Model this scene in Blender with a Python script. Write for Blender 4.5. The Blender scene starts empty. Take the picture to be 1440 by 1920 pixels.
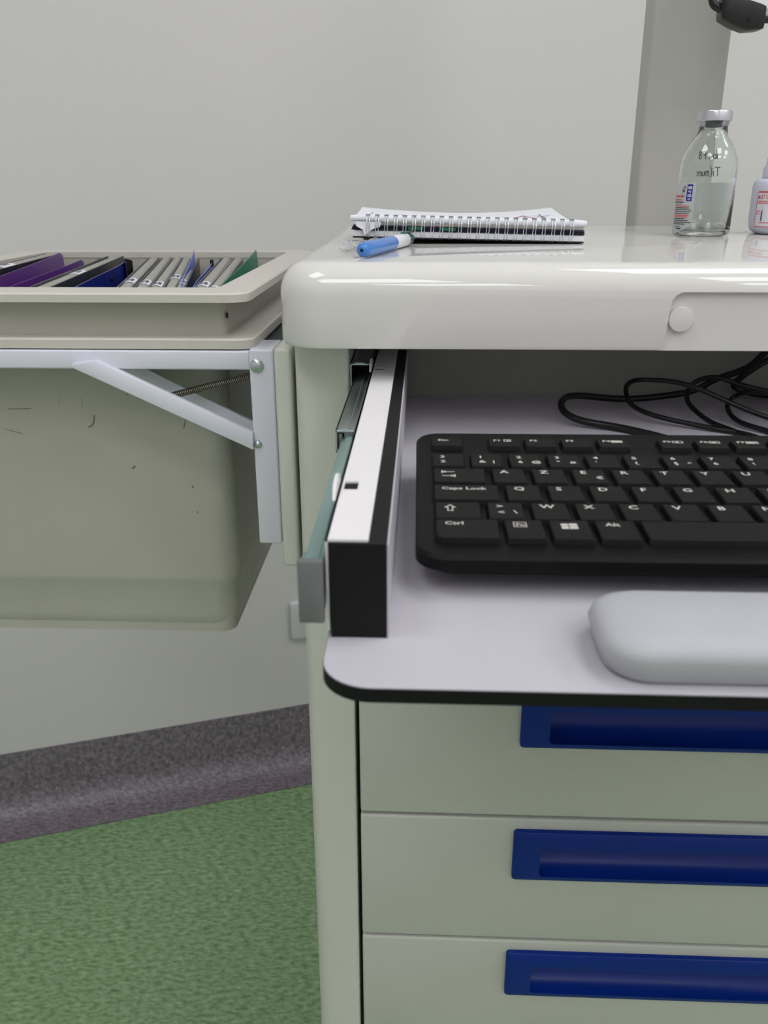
import bpy, bmesh, math, random
from mathutils import Vector, Matrix
random.seed(7)
S = bpy.context.scene
COL = S.collection
CZ = 1.15                      # camera height above the floor
# ------------------------------------------------------------------ camera
cam = bpy.data.cameras.new('camera'); co = bpy.data.objects.new('camera', cam); COL.objects.link(co)
R_ = Vector((0.99905759, 0.04332286, -0.00265828)); Dn = Vector((0.0130204, -0.35755798, -0.93380017)); Fw = Vector((-0.04140538, 0.93288553, -0.3577851))
m = Matrix((( R_.x, -Dn.x, -Fw.x, 0), (R_.y, -Dn.y, -Fw.y, 0), (R_.z, -Dn.z, -Fw.z, CZ), (0, 0, 0, 1)))
co.matrix_world = m
cam.sensor_width = 36; cam.sensor_fit = 'AUTO'; cam.lens = 36 * 1615 / 1920
cam.clip_start = 0.02; cam.clip_end = 50
cam.dof.use_dof = True; cam.dof.focus_distance = 0.66; cam.dof.aperture_fstop = cam.lens / 1.7
S.camera = co
# ------------------------------------------------------------------ world, exposure
w = bpy.data.worlds.new('world'); S.world = w; w.use_nodes = True
w.node_tree.nodes['Background'].inputs[0].default_value = (.75, .8, .85, 1)
w.node_tree.nodes['Background'].inputs[1].default_value = 0.05
S.view_settings.view_transform = 'Standard'; S.view_settings.look = 'None'
S.view_settings.exposure = 0.0; S.view_settings.gamma = 1; S.view_settings.use_curve_mapping = False
LAMP_W = 6.6
# room frame: origin on the back wall, u along it, n into the room
WO = Vector((-0.2306, 1.5184, 0)); WU = Vector((0.94555, 0.32548, 0)).normalized(); WN = Vector((WU.y, -WU.x, 0))
def room(u, n, z): return WO + WU * u + WN * n + Vector((0, 0, z))
U0, U1, N1, ZC = -1.9, 2.3, 3.6, 2.6
LAMPS = [(-0.9, 1.2), (0.5, 1.2), (1.7, 1.2), (-0.9, 2.25), (0.5, 2.25), (1.7, 2.25), (-0.9, 3.15), (0.5, 3.15), (1.7, 3.15)]

# ------------------------------------------------------------------ materials
def lin(c): return tuple((x / 12.92 if x <= .04045 else ((x + .055) / 1.055) ** 2.4) for x in c)
def mat(name, srgb, rough=.5, metal=0, spec=.5, noise=0, nscale=60, bump=0, bscale=300, trans=0, ior=1.45, alpha=1, coat=0):
    mm = bpy.data.materials.new(name); mm.use_nodes = True
    nt = mm.node_tree; b = nt.nodes['Principled BSDF']
    c = lin(srgb)
    b.inputs['Base Color'].default_value = (*c, 1); b.inputs['Roughness'].default_value = rough
    b.inputs['Metallic'].default_value = metal; b.inputs['Specular IOR Level'].default_value = spec
    b.inputs['IOR'].default_value = ior
    if trans: b.inputs['Transmission Weight'].default_value = trans
    if coat: b.inputs['Coat Weight'].default_value = coat; b.inputs['Coat Roughness'].default_value = .05
    tc = nt.nodes.new('ShaderNodeTexCoord')
    if noise:
        n = nt.nodes.new('ShaderNodeTexNoise'); n.inputs['Scale'].default_value = nscale; n.inputs['Detail'].default_value = 4
        nt.links.new(tc.outputs['Object'], n.inputs['Vector'])
        r = nt.nodes.new('ShaderNodeValToRGB')
        r.color_ramp.elements[0].position = .3; r.color_ramp.elements[1].position = .7
        r.color_ramp.elements[0].color = (*[x * (1 - noise) for x in c], 1)
        r.color_ramp.elements[1].color = (*[min(1, x * (1 + noise)) for x in c], 1)
        nt.links.new(n.outputs['Fac'], r.inputs['Fac']); nt.links.new(r.outputs['Color'], b.inputs['Base Color'])
    if bump:
        n2 = nt.nodes.new('ShaderNodeTexNoise'); n2.inputs['Scale'].default_value = bscale; n2.inputs['Detail'].default_value = 3
        nt.links.new(tc.outputs['Object'], n2.inputs['Vector'])
        bp = nt.nodes.new('ShaderNodeBump'); bp.inputs['Strength'].default_value = bump; bp.inputs['Distance'].default_value = .0005
        nt.links.new(n2.outputs['Fac'], bp.inputs['Height']); nt.links.new(bp.outputs['Normal'], b.inputs['Normal'])
    return mm
def fleck_mat(name, base, dark, light, scale, tint=None):
    mm = bpy.data.materials.new(name); mm.use_nodes = True
    nt = mm.node_tree; b = nt.nodes['Principled BSDF']; L = nt.links.new
    tc = nt.nodes.new('ShaderNodeTexCoord'); mp = nt.nodes.new('ShaderNodeMapping')
    mp.inputs['Scale'].default_value = (1, 2.2, 1); mp.inputs['Rotation'].default_value = (0, 0, -.33)
    L(tc.outputs['Object'], mp.inputs['Vector'])
    n = nt.nodes.new('ShaderNodeTexNoise'); n.inputs['Scale'].default_value = scale; n.inputs['Detail'].default_value = 3; n.inputs['Roughness'].default_value = .6
    L(mp.outputs[0], n.inputs['Vector'])
    r = nt.nodes.new('ShaderNodeValToRGB'); e = r.color_ramp.elements
    e[0].position = .3; e[0].color = (*lin(dark), 1); e[1].position = .75; e[1].color = (*lin(light), 1)
    k = e.new(.5); k.color = (*lin(base), 1)
    L(n.outputs['Fac'], r.inputs['Fac'])
    v = nt.nodes.new('ShaderNodeTexVoronoi'); v.inputs['Scale'].default_value = scale * .55; L(mp.outputs[0], v.inputs['Vector'])
    sep = nt.nodes.new('ShaderNodeSeparateColor'); L(v.outputs['Color'], sep.inputs[0])
    def chip(chan, thr, dist, col, prev):
        a = nt.nodes.new('ShaderNodeMath'); a.operation = 'GREATER_THAN'; a.inputs[1].default_value = thr; L(sep.outputs[chan], a.inputs[0])
        d = nt.nodes.new('ShaderNodeMath'); d.operation = 'LESS_THAN'; d.inputs[1].default_value = dist; L(v.outputs['Distance'], d.inputs[0])
        mu = nt.nodes.new('ShaderNodeMath'); mu.operation = 'MULTIPLY'; L(a.outputs[0], mu.inputs[0]); L(d.outputs[0], mu.inputs[1])
        mu2 = nt.nodes.new('ShaderNodeMath'); mu2.operation = 'MULTIPLY'; mu2.inputs[1].default_value = .7; L(mu.outputs[0], mu2.inputs[0])
        mx = nt.nodes.new('ShaderNodeMix'); mx.data_type = 'RGBA'; L(mu2.outputs[0], mx.inputs[0]); L(prev, mx.inputs[6]); mx.inputs[7].default_value = (*lin(col), 1)
        return mx.outputs[2]
    o = chip(0, .93, .28, dark, r.outputs['Color']); o = chip(1, .94, .26, light, o)
    L(o, b.inputs['Base Color']); b.inputs['Roughness'].default_value = .42
    return mm
M = dict(
    wall=mat('wall paint', (.865, .85, .855), .6, noise=.015, nscale=2, bump=.15, bscale=250),
    ceiling=mat('ceiling paint', (.88, .88, .86), .8, noise=.02),
    floor=fleck_mat('green linoleum', (.515, .64, .465), (.37, .51, .33), (.66, .76, .60), 75),
    skirt=fleck_mat('grey vinyl skirting', (.49, .455, .49), (.36, .335, .36), (.63, .585, .63), 110),
    cart=mat('cart powder coat', (.82, .82, .79), .38, noise=.01, nscale=8, bump=.5, bscale=700),
    worktop=mat('glossy worktop', (.86, .85, .835), .03, ior=1.5, noise=.008, nscale=5),
    lip=mat('worktop lip', (.85, .845, .82), .3),
    drawer=mat('drawer lacquer', (.76, .762, .735), .4, noise=.01, nscale=8, bump=.2, bscale=900),
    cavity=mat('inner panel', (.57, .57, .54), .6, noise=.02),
    dark=mat('dark inside', (.05, .05, .05), .7, noise=.1),
    blue=mat('blue handle plastic', (.022, .16, .50), .30, spec=.30, noise=.02),
    laminate=mat('pale laminate', (.745, .73, .765), .45, noise=.01, nscale=40),
    black=mat('black edging', (.045, .045, .045), .6, spec=.3, noise=.15, nscale=80, bump=.2),
    strip=mat('white sheet steel', (.90, .885, .895), .4, noise=.01),
    zinc=mat('zinc plated steel', (.76, .79, .80), .25, metal=1, noise=.06, nscale=30),
    teal=mat('blue passivated steel', (.66, .78, .77), .3, metal=1, noise=.05, nscale=30),
    grey_plastic=mat('grey plastic', (.42, .43, .43), .5, noise=.04, nscale=60),
    kb=mat('keyboard plastic', (.035, .035, .037), .5, spec=.2, noise=.03, bump=.3, bscale=1500),
    key=mat('keycap plastic', (.042, .042, .044), .5, spec=.25, noise=.03, bump=.3, bscale=1500),
    print_w=mat('white print', (.78, .76, .74), .6, noise=.01),
    rest=mat('grey foam plastic', (.69, .69, .715), .55, noise=.01),
    cable=mat('black cable', (.06, .06, .06), .35, noise=.1),
    bin=mat('bin plastic', (.715, .705, .665), .42, noise=.03, nscale=14, bump=.25, bscale=500),
    binrim=mat('bin rim plastic', (.80, .78, .75), .42, noise=.02, nscale=12, bump=.25, bscale=500),
    frame=mat('white lacquered steel', (.86, .86, .91), .28, noise=.008),
    spring=mat('spring steel', (.60, .57, .52), .3, metal=1, noise=.05),
    scratch=mat('scratch marks', (.36, .33, .30), .7, noise=.2, nscale=300),
    spine=mat('grey spine plastic', (.60, .59, .56), .3, noise=.02),
    cover=mat('dark file cover', (.16, .16, .19), .35, noise=.05),
    coverg=mat('grey file cover', (.45, .44, .44), .35, noise=.05),
    label=mat('white label paper', (.90, .90, .93), .6, noise=.01),
    ink=mat('grey print ink', (.40, .40, .46), .6, noise=.1),
    purple=mat('purple plastic', (.36, .17, .50), .35, noise=.06, nscale=20),
    folderb=mat('dark blue plastic', (.08, .14, .48), .3, noise=.08, nscale=20),
    folderl=mat('light blue plastic', (.30, .38, .78), .3, noise=.06, nscale=30),
    green=mat('green plastic', (.02, .46, .36), .35, noise=.06, nscale=30),
    elastic=mat('black elastic', (.05, .05, .05), .6, noise=.2, nscale=400),
    paper=mat('white paper', (.90, .90, .93), .7, noise=.01),
    paperg=mat('grey paper edge', (.66, .65, .64), .8, noise=.12, nscale=600),
    navy=mat('navy card', (.09, .11, .20), .5, noise=.1),
    tabg=mat('green tab', (.05, .40, .28), .5, noise=.05),
    wire=mat('silver wire', (.82, .83, .84), .22, metal=1, noise=.03),
    red=mat('red print', (.86, .28, .28), .6, noise=.05),
    bluep=mat('blue print', (.13, .17, .55), .5, noise=.03),
    blackp=mat('black print', (.12, .12, .15), .6, noise=.1),
    penblue=mat('blue pen cap', (.27, .50, .80), .22, noise=.02),
    penwhite=mat('white pen barrel', (.88, .88, .90), .25, noise=.01),
    pengreen=mat('dark green pen end', (.10, .32, .28), .35, noise=.05),
    glass=mat('clear bottle glass', (.97, .985, .975), .01, trans=1, ior=1.46),
    alu=mat('aluminium crimp cap', (.80, .79, .82), .28, metal=.85, noise=.02),
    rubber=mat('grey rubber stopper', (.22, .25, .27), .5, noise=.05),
    whitepl=mat('white bottle plastic', (.86, .86, .93), .35, noise=.01),
    mast=mat('mast paint', (.72, .715, .69), .5, noise=.012, nscale=12, bump=.2),
    monitor=mat('white monitor plastic', (.92, .93, .93), .4, noise=.01),
    socket=mat('white socket plastic', (.86, .85, .88), .3, noise=.01),
    film=mat('clear plastic film', (.96, .96, .97), .06, trans=.85, ior=1.2),
)
def emis():
    mm = bpy.data.materials.new('lamp diffuser'); mm.use_nodes = True
    b = mm.node_tree.nodes['Principled BSDF']; b.inputs['Base Color'].default_value = (.9, .9, .9, 1)
    b.inputs['Emission Color'].default_value = (.97, .975, 1, 1); b.inputs['Emission Strength'].default_value = LAMP_W
    return mm
M['lamp'] = emis()
def thin_paper():
    mm = bpy.data.materials.new('thin label paper'); mm.use_nodes = True; nt = mm.node_tree
    a = nt.nodes.new('ShaderNodeBsdfDiffuse'); b = nt.nodes.new('ShaderNodeBsdfTranslucent'); x = nt.nodes.new('ShaderNodeMixShader')
    for n in (a, b): n.inputs['Color'].default_value = (.93, .93, .95, 1)
    x.inputs[0].default_value = .6
    nt.links.new(a.outputs[0], x.inputs[1]); nt.links.new(b.outputs[0], x.inputs[2]); nt.links.new(x.outputs[0], nt.nodes['Material Output'].inputs['Surface'])
    return mm
M['thin_label'] = thin_paper()

# ------------------------------------------------------------------ helpers
def world_m(o):
    mm = o.matrix_basis.copy()
    while o.parent: o = o.parent; mm = o.matrix_basis @ mm
    return mm
def tag(o, label=None, cat=None, group=None, kind=None):
    if label: o['label'] = label
    if cat: o['category'] = cat
    if group: o['group'] = group
    if kind: o['kind'] = kind
    return o
def thing(name, label, cat, loc, rot=None, group=None):
    o = bpy.data.objects.new(name, None); COL.objects.link(o); o.empty_display_size = .02
    o.matrix_basis = Matrix.Translation(Vector(loc)) @ (rot.to_4x4() if rot else Matrix())
    return tag(o, label, cat, group)
def obj(name, bm, m, parent=None, local=False, smooth=35, label=None):
    """bm is in camera-height-zero world coordinates (z = 0 at camera) unless local=True"""
    me = bpy.data.meshes.new(name)
    if parent is not None:
        if not local: bm.transform(world_m(parent).inverted() @ Matrix.Translation((0, 0, CZ)))
    elif not local: bm.transform(Matrix.Translation((0, 0, CZ)))
    bmesh.ops.recalc_face_normals(bm, faces=bm.faces)
    if smooth:
        for f in bm.faces: f.smooth = True
        for e in bm.edges:
            if len(e.link_faces) == 2 and e.calc_face_angle(0) > math.radians(smooth): e.smooth = False
    bm.to_mesh(me); bm.free()
    me.materials.append(m if not isinstance(m, str) else M[m])
    o = bpy.data.objects.new(name, me); COL.objects.link(o)
    if parent is not None: o.parent = parent
    if label: o['label'] = label
    return o
def add(bm, bm2):
    me = bpy.data.meshes.new('t'); bm2.to_mesh(me); bm2.free(); bm.from_mesh(me); bpy.data.meshes.remove(me); return bm
def box(x0, x1, y0, y1, z0, z1, bev=0, seg=2, bm=None):
    b = bmesh.new(); bmesh.ops.create_cube(b, size=1)
    for v in b.verts: v.co = Vector(((x0 + x1) / 2 + v.co.x * (x1 - x0), (y0 + y1) / 2 + v.co.y * (y1 - y0), (z0 + z1) / 2 + v.co.z * (z1 - z0)))
    if bev: bmesh.ops.bevel(b, geom=b.edges[:], offset=bev, segments=seg, profile=.5, affect='EDGES')
    if bm is not None: return add(bm, b)
    return b
def rr(x0, x1, y0, y1, r, seg=6):
    """rounded rectangle outline; r is one radius or four (x0y0, x1y0, x1y1, x0y1)"""
    if not isinstance(r, (list, tuple)): r = (r,) * 4
    pts = []
    for (cx, cy, sx, sy, a, q) in ((x0, y0, 1, 1, 180, r[0]), (x1, y0, -1, 1, 270, r[1]), (x1, y1, -1, -1, 0, r[2]), (x0, y1, 1, -1, 90, r[3])):
        for i in range(seg + 1):
            t = math.radians(a + 90 * i / seg); pts.append((cx + sx * q + q * math.cos(t), cy + sy * q + q * math.sin(t)))
    return pts
def loft(rings, cap0=True, cap1=True, bm=None, closed=True):
    bm = bm or bmesh.new(); vs = [[bm.verts.new(p) for p in r] for r in rings]; n = len(rings[0])
    for a, b in zip(vs, vs[1:]):
        for i in range(n if closed else n - 1):
            j = (i + 1) % n
            bm.faces.new((a[i], a[j], b[j], b[i]))
    if cap0: bm.faces.new(vs[0][::-1])
    if cap1: bm.faces.new(vs[-1])
    return bm
def prism(pts, axis, a, b, bm=None, bev=0):
    """polygon pts in the two other axes (x,y)/(x,z)/(y,z) extruded along axis"""
    def P(p, t): return {'z': (p[0], p[1], t), 'y': (p[0], t, p[1]), 'x': (t, p[0], p[1])}[axis]
    q = loft([[P(p, a) for p in pts], [P(p, b) for p in pts]])
    bmesh.ops.recalc_face_normals(q, faces=q.faces)
    if bev: bmesh.ops.bevel(q, geom=q.edges[:], offset=bev, segments=2, profile=.5, affect='EDGES', clamp_overlap=True)
    return add(bm, q) if bm is not None else q
def lathe(prof, cx, cy, seg=40, bm=None, cap0=False, cap1=False):
    return loft([[(cx + r * math.cos(2 * math.pi * i / seg), cy + r * math.sin(2 * math.pi * i / seg), z) for i in range(seg)] for r, z in prof], cap0, cap1, bm)
def spline(pts, sub=8, closed=False):
    P = [Vector(p) for p in pts]; out = []; n = len(P)
    for i in range(n if closed else n - 1):
        p1 = P[i]; p2 = P[(i + 1) % n]
        p0 = P[i - 1] if (i > 0 or closed) else p1 * 2 - p2
        p3 = P[(i + 2) % n] if (i + 2 < n or closed) else p2 * 2 - p1
        for k in range(sub):
            t = k / sub
            out.append(.5 * ((2 * p1) + (p2 - p0) * t + (2 * p0 - 5 * p1 + 4 * p2 - p3) * t * t + (3 * p1 - p0 - 3 * p2 + p3) * t ** 3))
    if not closed: out.append(P[-1])
    return out
def tube(pts, r, seg=8, closed=False, bm=None, cap=True):
    pts = [Vector(p) for p in pts]; n = len(pts); rings = []; up = None
    for i, p in enumerate(pts):
        a = pts[i - 1] if (i > 0 or closed) else p; b = pts[(i + 1) % n] if (i < n - 1 or closed) else p
        t = (b - a).normalized()
        if up is None: up = t.orthogonal().normalized()
        up = (up - t * up.dot(t)).normalized(); s = t.cross(up)
        q = r(i / (n - 1)) if callable(r) else r
        rings.append([tuple(p + up * (q * math.cos(2 * math.pi * k / seg)) + s * (q * math.sin(2 * math.pi * k / seg))) for k in range(seg)])
    if closed: return loft(rings + [rings[0]], False, False, bm)
    return loft(rings, cap, cap, bm)
def grid(fn, nu, nv, bm=None):
    bm = bm or bmesh.new(); v = [[bm.verts.new(fn(i / nu, j / nv)) for j in range(nv + 1)] for i in range(nu + 1)]
    for i in range(nu):
        for j in range(nv): bm.faces.new((v[i][j], v[i + 1][j], v[i + 1][j + 1], v[i][j + 1]))
    return bm
def solid(bm, th):
    bmesh.ops.recalc_face_normals(bm, faces=bm.faces); bmesh.ops.solidify(bm, geom=bm.faces[:], thickness=th); return bm
def disc(c, nrm, r, h, seg=24, bm=None, dome=0):
    q = bmesh.new(); rings = [(r, 0), (r, h * .6), (r * .93, h)] + ([(r * .6, h + dome * .7), (r * .2, h + dome)] if dome else [])
    loft([[(a * math.cos(2 * math.pi * i / seg), a * math.sin(2 * math.pi * i / seg), z) for i in range(seg)] for a, z in rings], bm=q)
    rot = Vector((0, 0, 1)).rotation_difference(Vector(nrm)).to_matrix().to_4x4()
    q.transform(Matrix.Translation(c) @ rot)
    return add(bm, q) if bm is not None else q
_tc = {}
def text_bm(s, size=1.0, bold=0.0, sx=1.0, thick=0.0):
    """flat lettering in XY, baseline at the origin, cap height about .7*size"""
    key = (s, bold)
    if key not in _tc:
        c = bpy.data.curves.new('t', 'FONT'); c.body = s; c.size = 1; c.offset = bold; c.resolution_u = 2
        c.fill_mode = 'BOTH'; c.extrude = 0.0
        o = bpy.data.objects.new('t', c); COL.objects.link(o)
        dg = bpy.context.evaluated_depsgraph_get(); dg.update()
        _tc[key] = bpy.data.meshes.new_from_object(o.evaluated_get(dg)); bpy.data.objects.remove(o)
    b = bmesh.new(); b.from_mesh(_tc[key]); b.transform(Matrix.Diagonal((size * sx, size, 1, 1)))
    return b
def bars(rects, z, bm=None):
    bm = bm or bmesh.new()
    for (x0, y0, x1, y1) in rects: bm.faces.new([bm.verts.new(p) for p in ((x0, y0, z), (x1, y0, z), (x1, y1, z), (x0, y1, z))])
    return bm

# ================================================================== THE ROOM
def wquad(name, pts, m, th=.06):
    c = sum(pts, Vector()) / 4; b = bmesh.new(); vs = [b.verts.new(p) for p in pts]; f = b.faces.new(vs)
    ctr = room((U0 + U1) / 2, N1 / 2, ZC / 2); n = (pts[1] - pts[0]).cross(pts[3] - pts[0]).normalized()
    if n.dot(c - ctr) < 0: n = -n
    v2 = [b.verts.new(p + n * th) for p in pts]; b.faces.new(v2[::-1])
    for i in range(4): j = (i + 1) % 4; b.faces.new((vs[i], vs[j], v2[j], v2[i]))
    return tag(obj(name, b, m, local=True, smooth=0), kind='structure')
wquad('wall_back', [room(U0, 0, 0), room(U1, 0, 0), room(U1, 0, ZC), room(U0, 0, ZC)], 'wall')
wquad('wall_front', [room(U0, N1, 0), room(U1, N1, 0), room(U1, N1, ZC), room(U0, N1, ZC)], 'wall')
wquad('wall_left', [room(U0, 0, 0), room(U0, N1, 0), room(U0, N1, ZC), room(U0, 0, ZC)], 'wall')
wquad('wall_right', [room(U1, 0, 0), room(U1, N1, 0), room(U1, N1, ZC), room(U1, 0, ZC)], 'wall')
wquad('floor', [room(U0, 0, 0), room(U1, 0, 0), room(U1, N1, 0), room(U0, N1, 0)], 'floor')
wquad('ceiling', [room(U0, 0, ZC), room(U1, 0, ZC), room(U1, N1, ZC), room(U0, N1, ZC)], 'ceiling')
# coved vinyl skirting: vertical strip, concave curve, flat foot on the floor
def skirting():
    prof = [(0, .002), (.100, .002), (.100, .004)]
    prof = [(.0005, .139), (.0035, .139)] + [(.0035, .075)]
    for i in range(9):
        a = math.radians(90 * i / 8); prof.append((.0035 + .048 * (1 - math.cos(a)), .0505 - .048 * math.sin(a) + .0005 - .0))
    prof += [(.082, .0025), (.082, .0004), (.0005, .0004)]
    b = bmesh.new()
    return loft([[tuple(room(u, n, z)) for n, z in prof] for u in (U0 + .002, U1 - .002)], bm=b)
tag(obj('baseboard_back', skirting(), 'skirt', local=True, smooth=40), kind='structure')
# ceiling light panels
for k, (u, n) in enumerate(LAMPS):
    c = room(u, n, ZC); ang = math.atan2(WU.y, WU.x)
    where = ['left', 'middle', 'right'][k % 3] + (' along the back wall' if k < 3 else (' in the middle row' if k < 6 else ' along the front wall'))
    t = thing('ceiling_light', 'square white ceiling light panel, %s' % where, 'ceiling light', (c.x, c.y, ZC - .012), Matrix.Rotation(ang, 3, 'Z'), 'ceiling light panels')
    fr = bmesh.new()
    for q in ((-.31, .31, -.31, -.29), (-.31, .31, .29, .31), (-.31, -.29, -.29, .29), (.29, .31, -.29, .29)): box(*q, -.006, .012, bm=fr)
    obj('frame', fr, 'strip', t, True, 0)
    obj('diffuser', box(-.29, .29, -.29, .29, -.002, .010), 'lamp', t, True, 0)
# wall outlet
def outlet():
    c = room(0.0158, 0, 0) ; ang = math.atan2(WU.y, WU.x)
    t = thing('wall_outlet', 'white rounded outlet plate low on the grey wall, half hidden behind the cart', 'outlet', (c.x, c.y, CZ - .812), Matrix.Rotation(ang, 3, 'Z'))
    b = loft([[(p[0], -d, p[1]) for p in rr(-.041 + i, .041 - i, -.041 + i, .041 - i, .007)] for d, i in ((.0003, 0), (.006, 0), (.0095, .002), (.0105, .005))])
    obj('cover_plate', b, 'socket', t, True)
    b = loft([[(p[0], -d, p[1]) for p in rr(-.0215, .0215, -.0215, .0215, .02, 8)] for d in (.0106, .0115)])
    obj('socket_well', b, 'socket', t, True)
    b = bmesh.new()
    for x in (-.0095, .0095): disc((x, -.0115, 0), (0, -1, 0), .0025, .0004, 12, b)
    obj('pin_hole', b, 'dark', t, True)
outlet()

# ================================================================== THE CART
XL, XR = -.081, .513            # body sides
YF, YB = .535, .885             # body front and back
cart = thing('medical_cart', 'pale green-grey medical cart with glossy worktop, pull-out shelf and blue-handled drawers', 'cart', (.216, .68, .0))
def post(x0, x1, rl, rrt):
    out = rr(x0, x1, YF, YB, (rl, rrt, .004, .004), 6)
    return loft([[(p[0], p[1], z) for p in out] for z in (-1.04, -.0905)])
obj('side_panel', post(XL, -.0455, .013, .002), 'cart', cart)
obj('side_panel', post(.478, XR, .002, .013), 'cart', cart)
obj('back_panel', box(-.0453, .4778, .865, .883, -1.04, -.0905), 'cart', cart)
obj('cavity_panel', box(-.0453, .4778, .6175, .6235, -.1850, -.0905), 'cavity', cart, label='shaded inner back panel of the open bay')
obj('plinth', box(-.0453, .4778, .56, .865, -1.04, -.985, .001), 'dark', cart)
for i, (x, y) in enumerate(((-.05, .565), (.48, .565), (-.05, .80), (.48, .80))):
    cs = obj('caster', box(x - .014, x + .014, y - .02, y + .02, -1.085, -1.0402, .004), 'grey_plastic', cart)
    wh = disc((x - .011, y, -1.118), (1, 0, 0), .0318, .022); obj('wheel', wh, 'rubber', cs)
def boolean(o, cutter_bm, sharp=30):
    cut = obj('cutter', cutter_bm, 'dark', cart, smooth=0)
    md = o.modifiers.new('n', 'BOOLEAN'); md.object = cut; md.operation = 'DIFFERENCE'; md.solver = 'EXACT'
    dg = bpy.context.evaluated_depsgraph_get(); dg.update()
    nm = bpy.data.meshes.new_from_object(o.evaluated_get(dg)); o.modifiers.clear(); o.data = nm
    bpy.data.objects.remove(cut)
    bb = bmesh.new(); bb.from_mesh(nm)
    for f in bb.faces: f.material_index = 0
    for e in bb.edges:
        if len(e.link_faces) == 2 and e.calc_face_angle(0) > math.radians(sharp): e.smooth = False
    bb.to_mesh(nm); bb.free()
# drawers
zt = [-.170, -.330, -.4535, -.5767, -.700, -.823, -.984]
def drawer(z1, z0, handle=True):
    d = obj('drawer', box(-.0425, .475, .5345, .5535, z0 + .0012, z1 - .0012, .0022, 3), 'drawer', cart)
    boolean(d, box(.0755 + .012, .357 - .012, .52, .5528, z1 - .0555, z1 - .0150))
    if not handle: return d
    hx0, hx1 = .0755, .357; hz1 = z1 - .0105; hz0 = hz1 - .0465; yf = .5303; yb = .5333
    r0x, r1x, r0z, r1z = hx0 + .0205, hx1 - .0205, hz0 + .0035, hz1 - .0145
    outer = rr(hx0, hx1, hz0, hz1, .003, 5); inner = rr(r0x, r1x, r0z, r1z, .004, 5)
    b = bmesh.new(); n = len(outer)
    def ring(pts, y): return [b.verts.new((p[0], y, p[1])) for p in pts]
    def ins(pts, k):
        cx = sum(p[0] for p in pts) / n; cz = sum(p[1] for p in pts) / n
        return [(p[0] - math.copysign(k, p[0] - cx), p[1] - math.copysign(k, p[1] - cz)) for p in pts]
    A = ring(outer, yb + .0012); B = ring(outer, yf + .0008); Cc = ring(ins(outer, .0008), yf); D = ring(ins(inner, -.0005), yf); E = ring(inner, yf + .0006)
    for p, q in ((A, B), (B, Cc), (Cc, D), (D, E)):
        for i in range(n): j = (i + 1) % n; b.faces.new((p[i], p[j], q[j], q[i]))
    # scooped pocket: curved floor rising to the lower edge, deep behind the top edge
    y0_ = yf + .0006; hh = r1z - r0z; prof = []
    for k in range(11):
        a = k / 10 * math.pi / 2
        prof.append((y0_ + .0200 * math.sin(a), r0z + (hh - .001) * (1 - math.cos(a))))
    prof += [(y0_ + .0200, r1z), (y0_, r1z)]
    V = [[b.verts.new((x, (y0_ + (p[0] - y0_) * (.93 if k in (0, 4) else 1)), p[1])) for p in prof] for k, x in enumerate((r0x, r0x + .002, (r0x + r1x) / 2, r1x - .002, r1x))]
    for p, q in zip(V, V[1:]):
        for k in range(len(prof) - 1): b.faces.new((p[k], p[k + 1], q[k + 1], q[k]))
    b.faces.new(V[0]); b.faces.new(V[-1][::-1])
    # little corner fillets close the gap between the rounded opening and the scoop
    obj('handle', b, 'blue', d, smooth=50)
    return d
for a, b_ in zip(zt, zt[1:]): drawer(a, b_, True)
# worktop
TX0, TX1 = -.0848, .5168
def worktop():
    zt_, zb = -.043, -.0913
    b = bmesh.new(); rings = []
    def ring(i, z, yb_extra=0): return [(p[0], p[1], z) for p in rr(TX0 + i, TX1 - i, .500 + i, .892 - i * .3, max(.004, .027 - i * .6), 8)]
    rings.append(ring(.004, zb)); rings.append(ring(.0008, zb + .0008)); rings.append(ring(0, zb + .003)); rings.append(ring(0, zt_ - .018))
    for k in range(1, 9):
        a = math.radians(90 * k / 8); rings.append(ring(.016 * (1 - math.cos(a)), zt_ - .018 + .018 * math.sin(a)))
    loft(rings, True, False, b)
    top = [v for v in b.verts if abs(v.co.z - zt_) < 1e-6]
    f = b.faces.new(top); 
    g = bmesh.ops.bisect_plane(b, geom=b.verts[:] + b.edges[:] + b.faces[:], plane_co=(0, .832, 0), plane_no=(0, 1, 0))
    g = bmesh.ops.bisect_plane(b, geom=b.verts[:] + b.edges[:] + b.faces[:], plane_co=(0, .866, 0), plane_no=(0, 1, 0))
    g = bmesh.ops.bisect_plane(b, geom=b.verts[:] + b.edges[:] + b.faces[:], plane_co=(0, .876, 0), plane_no=(0, 1, 0))
    for v in b.verts:
        if v.co.z > -.0605 and v.co.y > .8319:
            t = min(1, (v.co.y - .832) / .034); dz = .0035 * t
            if v.co.y > .8665: dz = .0035 - .006 * min(1, (v.co.y - .866) / .02)
            v.co.z += dz
    return b
wt = worktop()
# recess in the front lip
def notch_cutter():
    pts = [(.1335, -.0960), (.1335, -.0930), (.1368, -.0895), (.1383, -.0850), (.1395, -.0655)]
    for i in range(7):
        a = math.radians(180 - 90 * i / 6); pts.append((.1470 + .0075 * math.cos(a), -.0658 + .0078 * math.sin(a)))
    pts += [(.43, -.0580), (.43, -.0960)]
    return prism(pts, 'y', .46, .5034)
wto = obj('worktop', wt, 'worktop', cart, smooth=30, label='glossy off-white worktop with rounded edges')
boolean(wto, notch_cutter())
obj('round_plug', disc((.1463, .5034, -.0731), (0, -1, 0), .0072, .0032, 32, dome=.0004), 'worktop', wto)
# rail panel on the cart's left flank
obj('side_rail_panel', box(-.0958, -.0843, .552, .80, -.2545, -.0995, .003, 4), 'cart', cart, label='slim rounded upright panel on the cart flank')
obj('rail_spacer', box(-.0845, -.0808, .60, .75, -.24, -.12), 'cart', cart)
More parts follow.
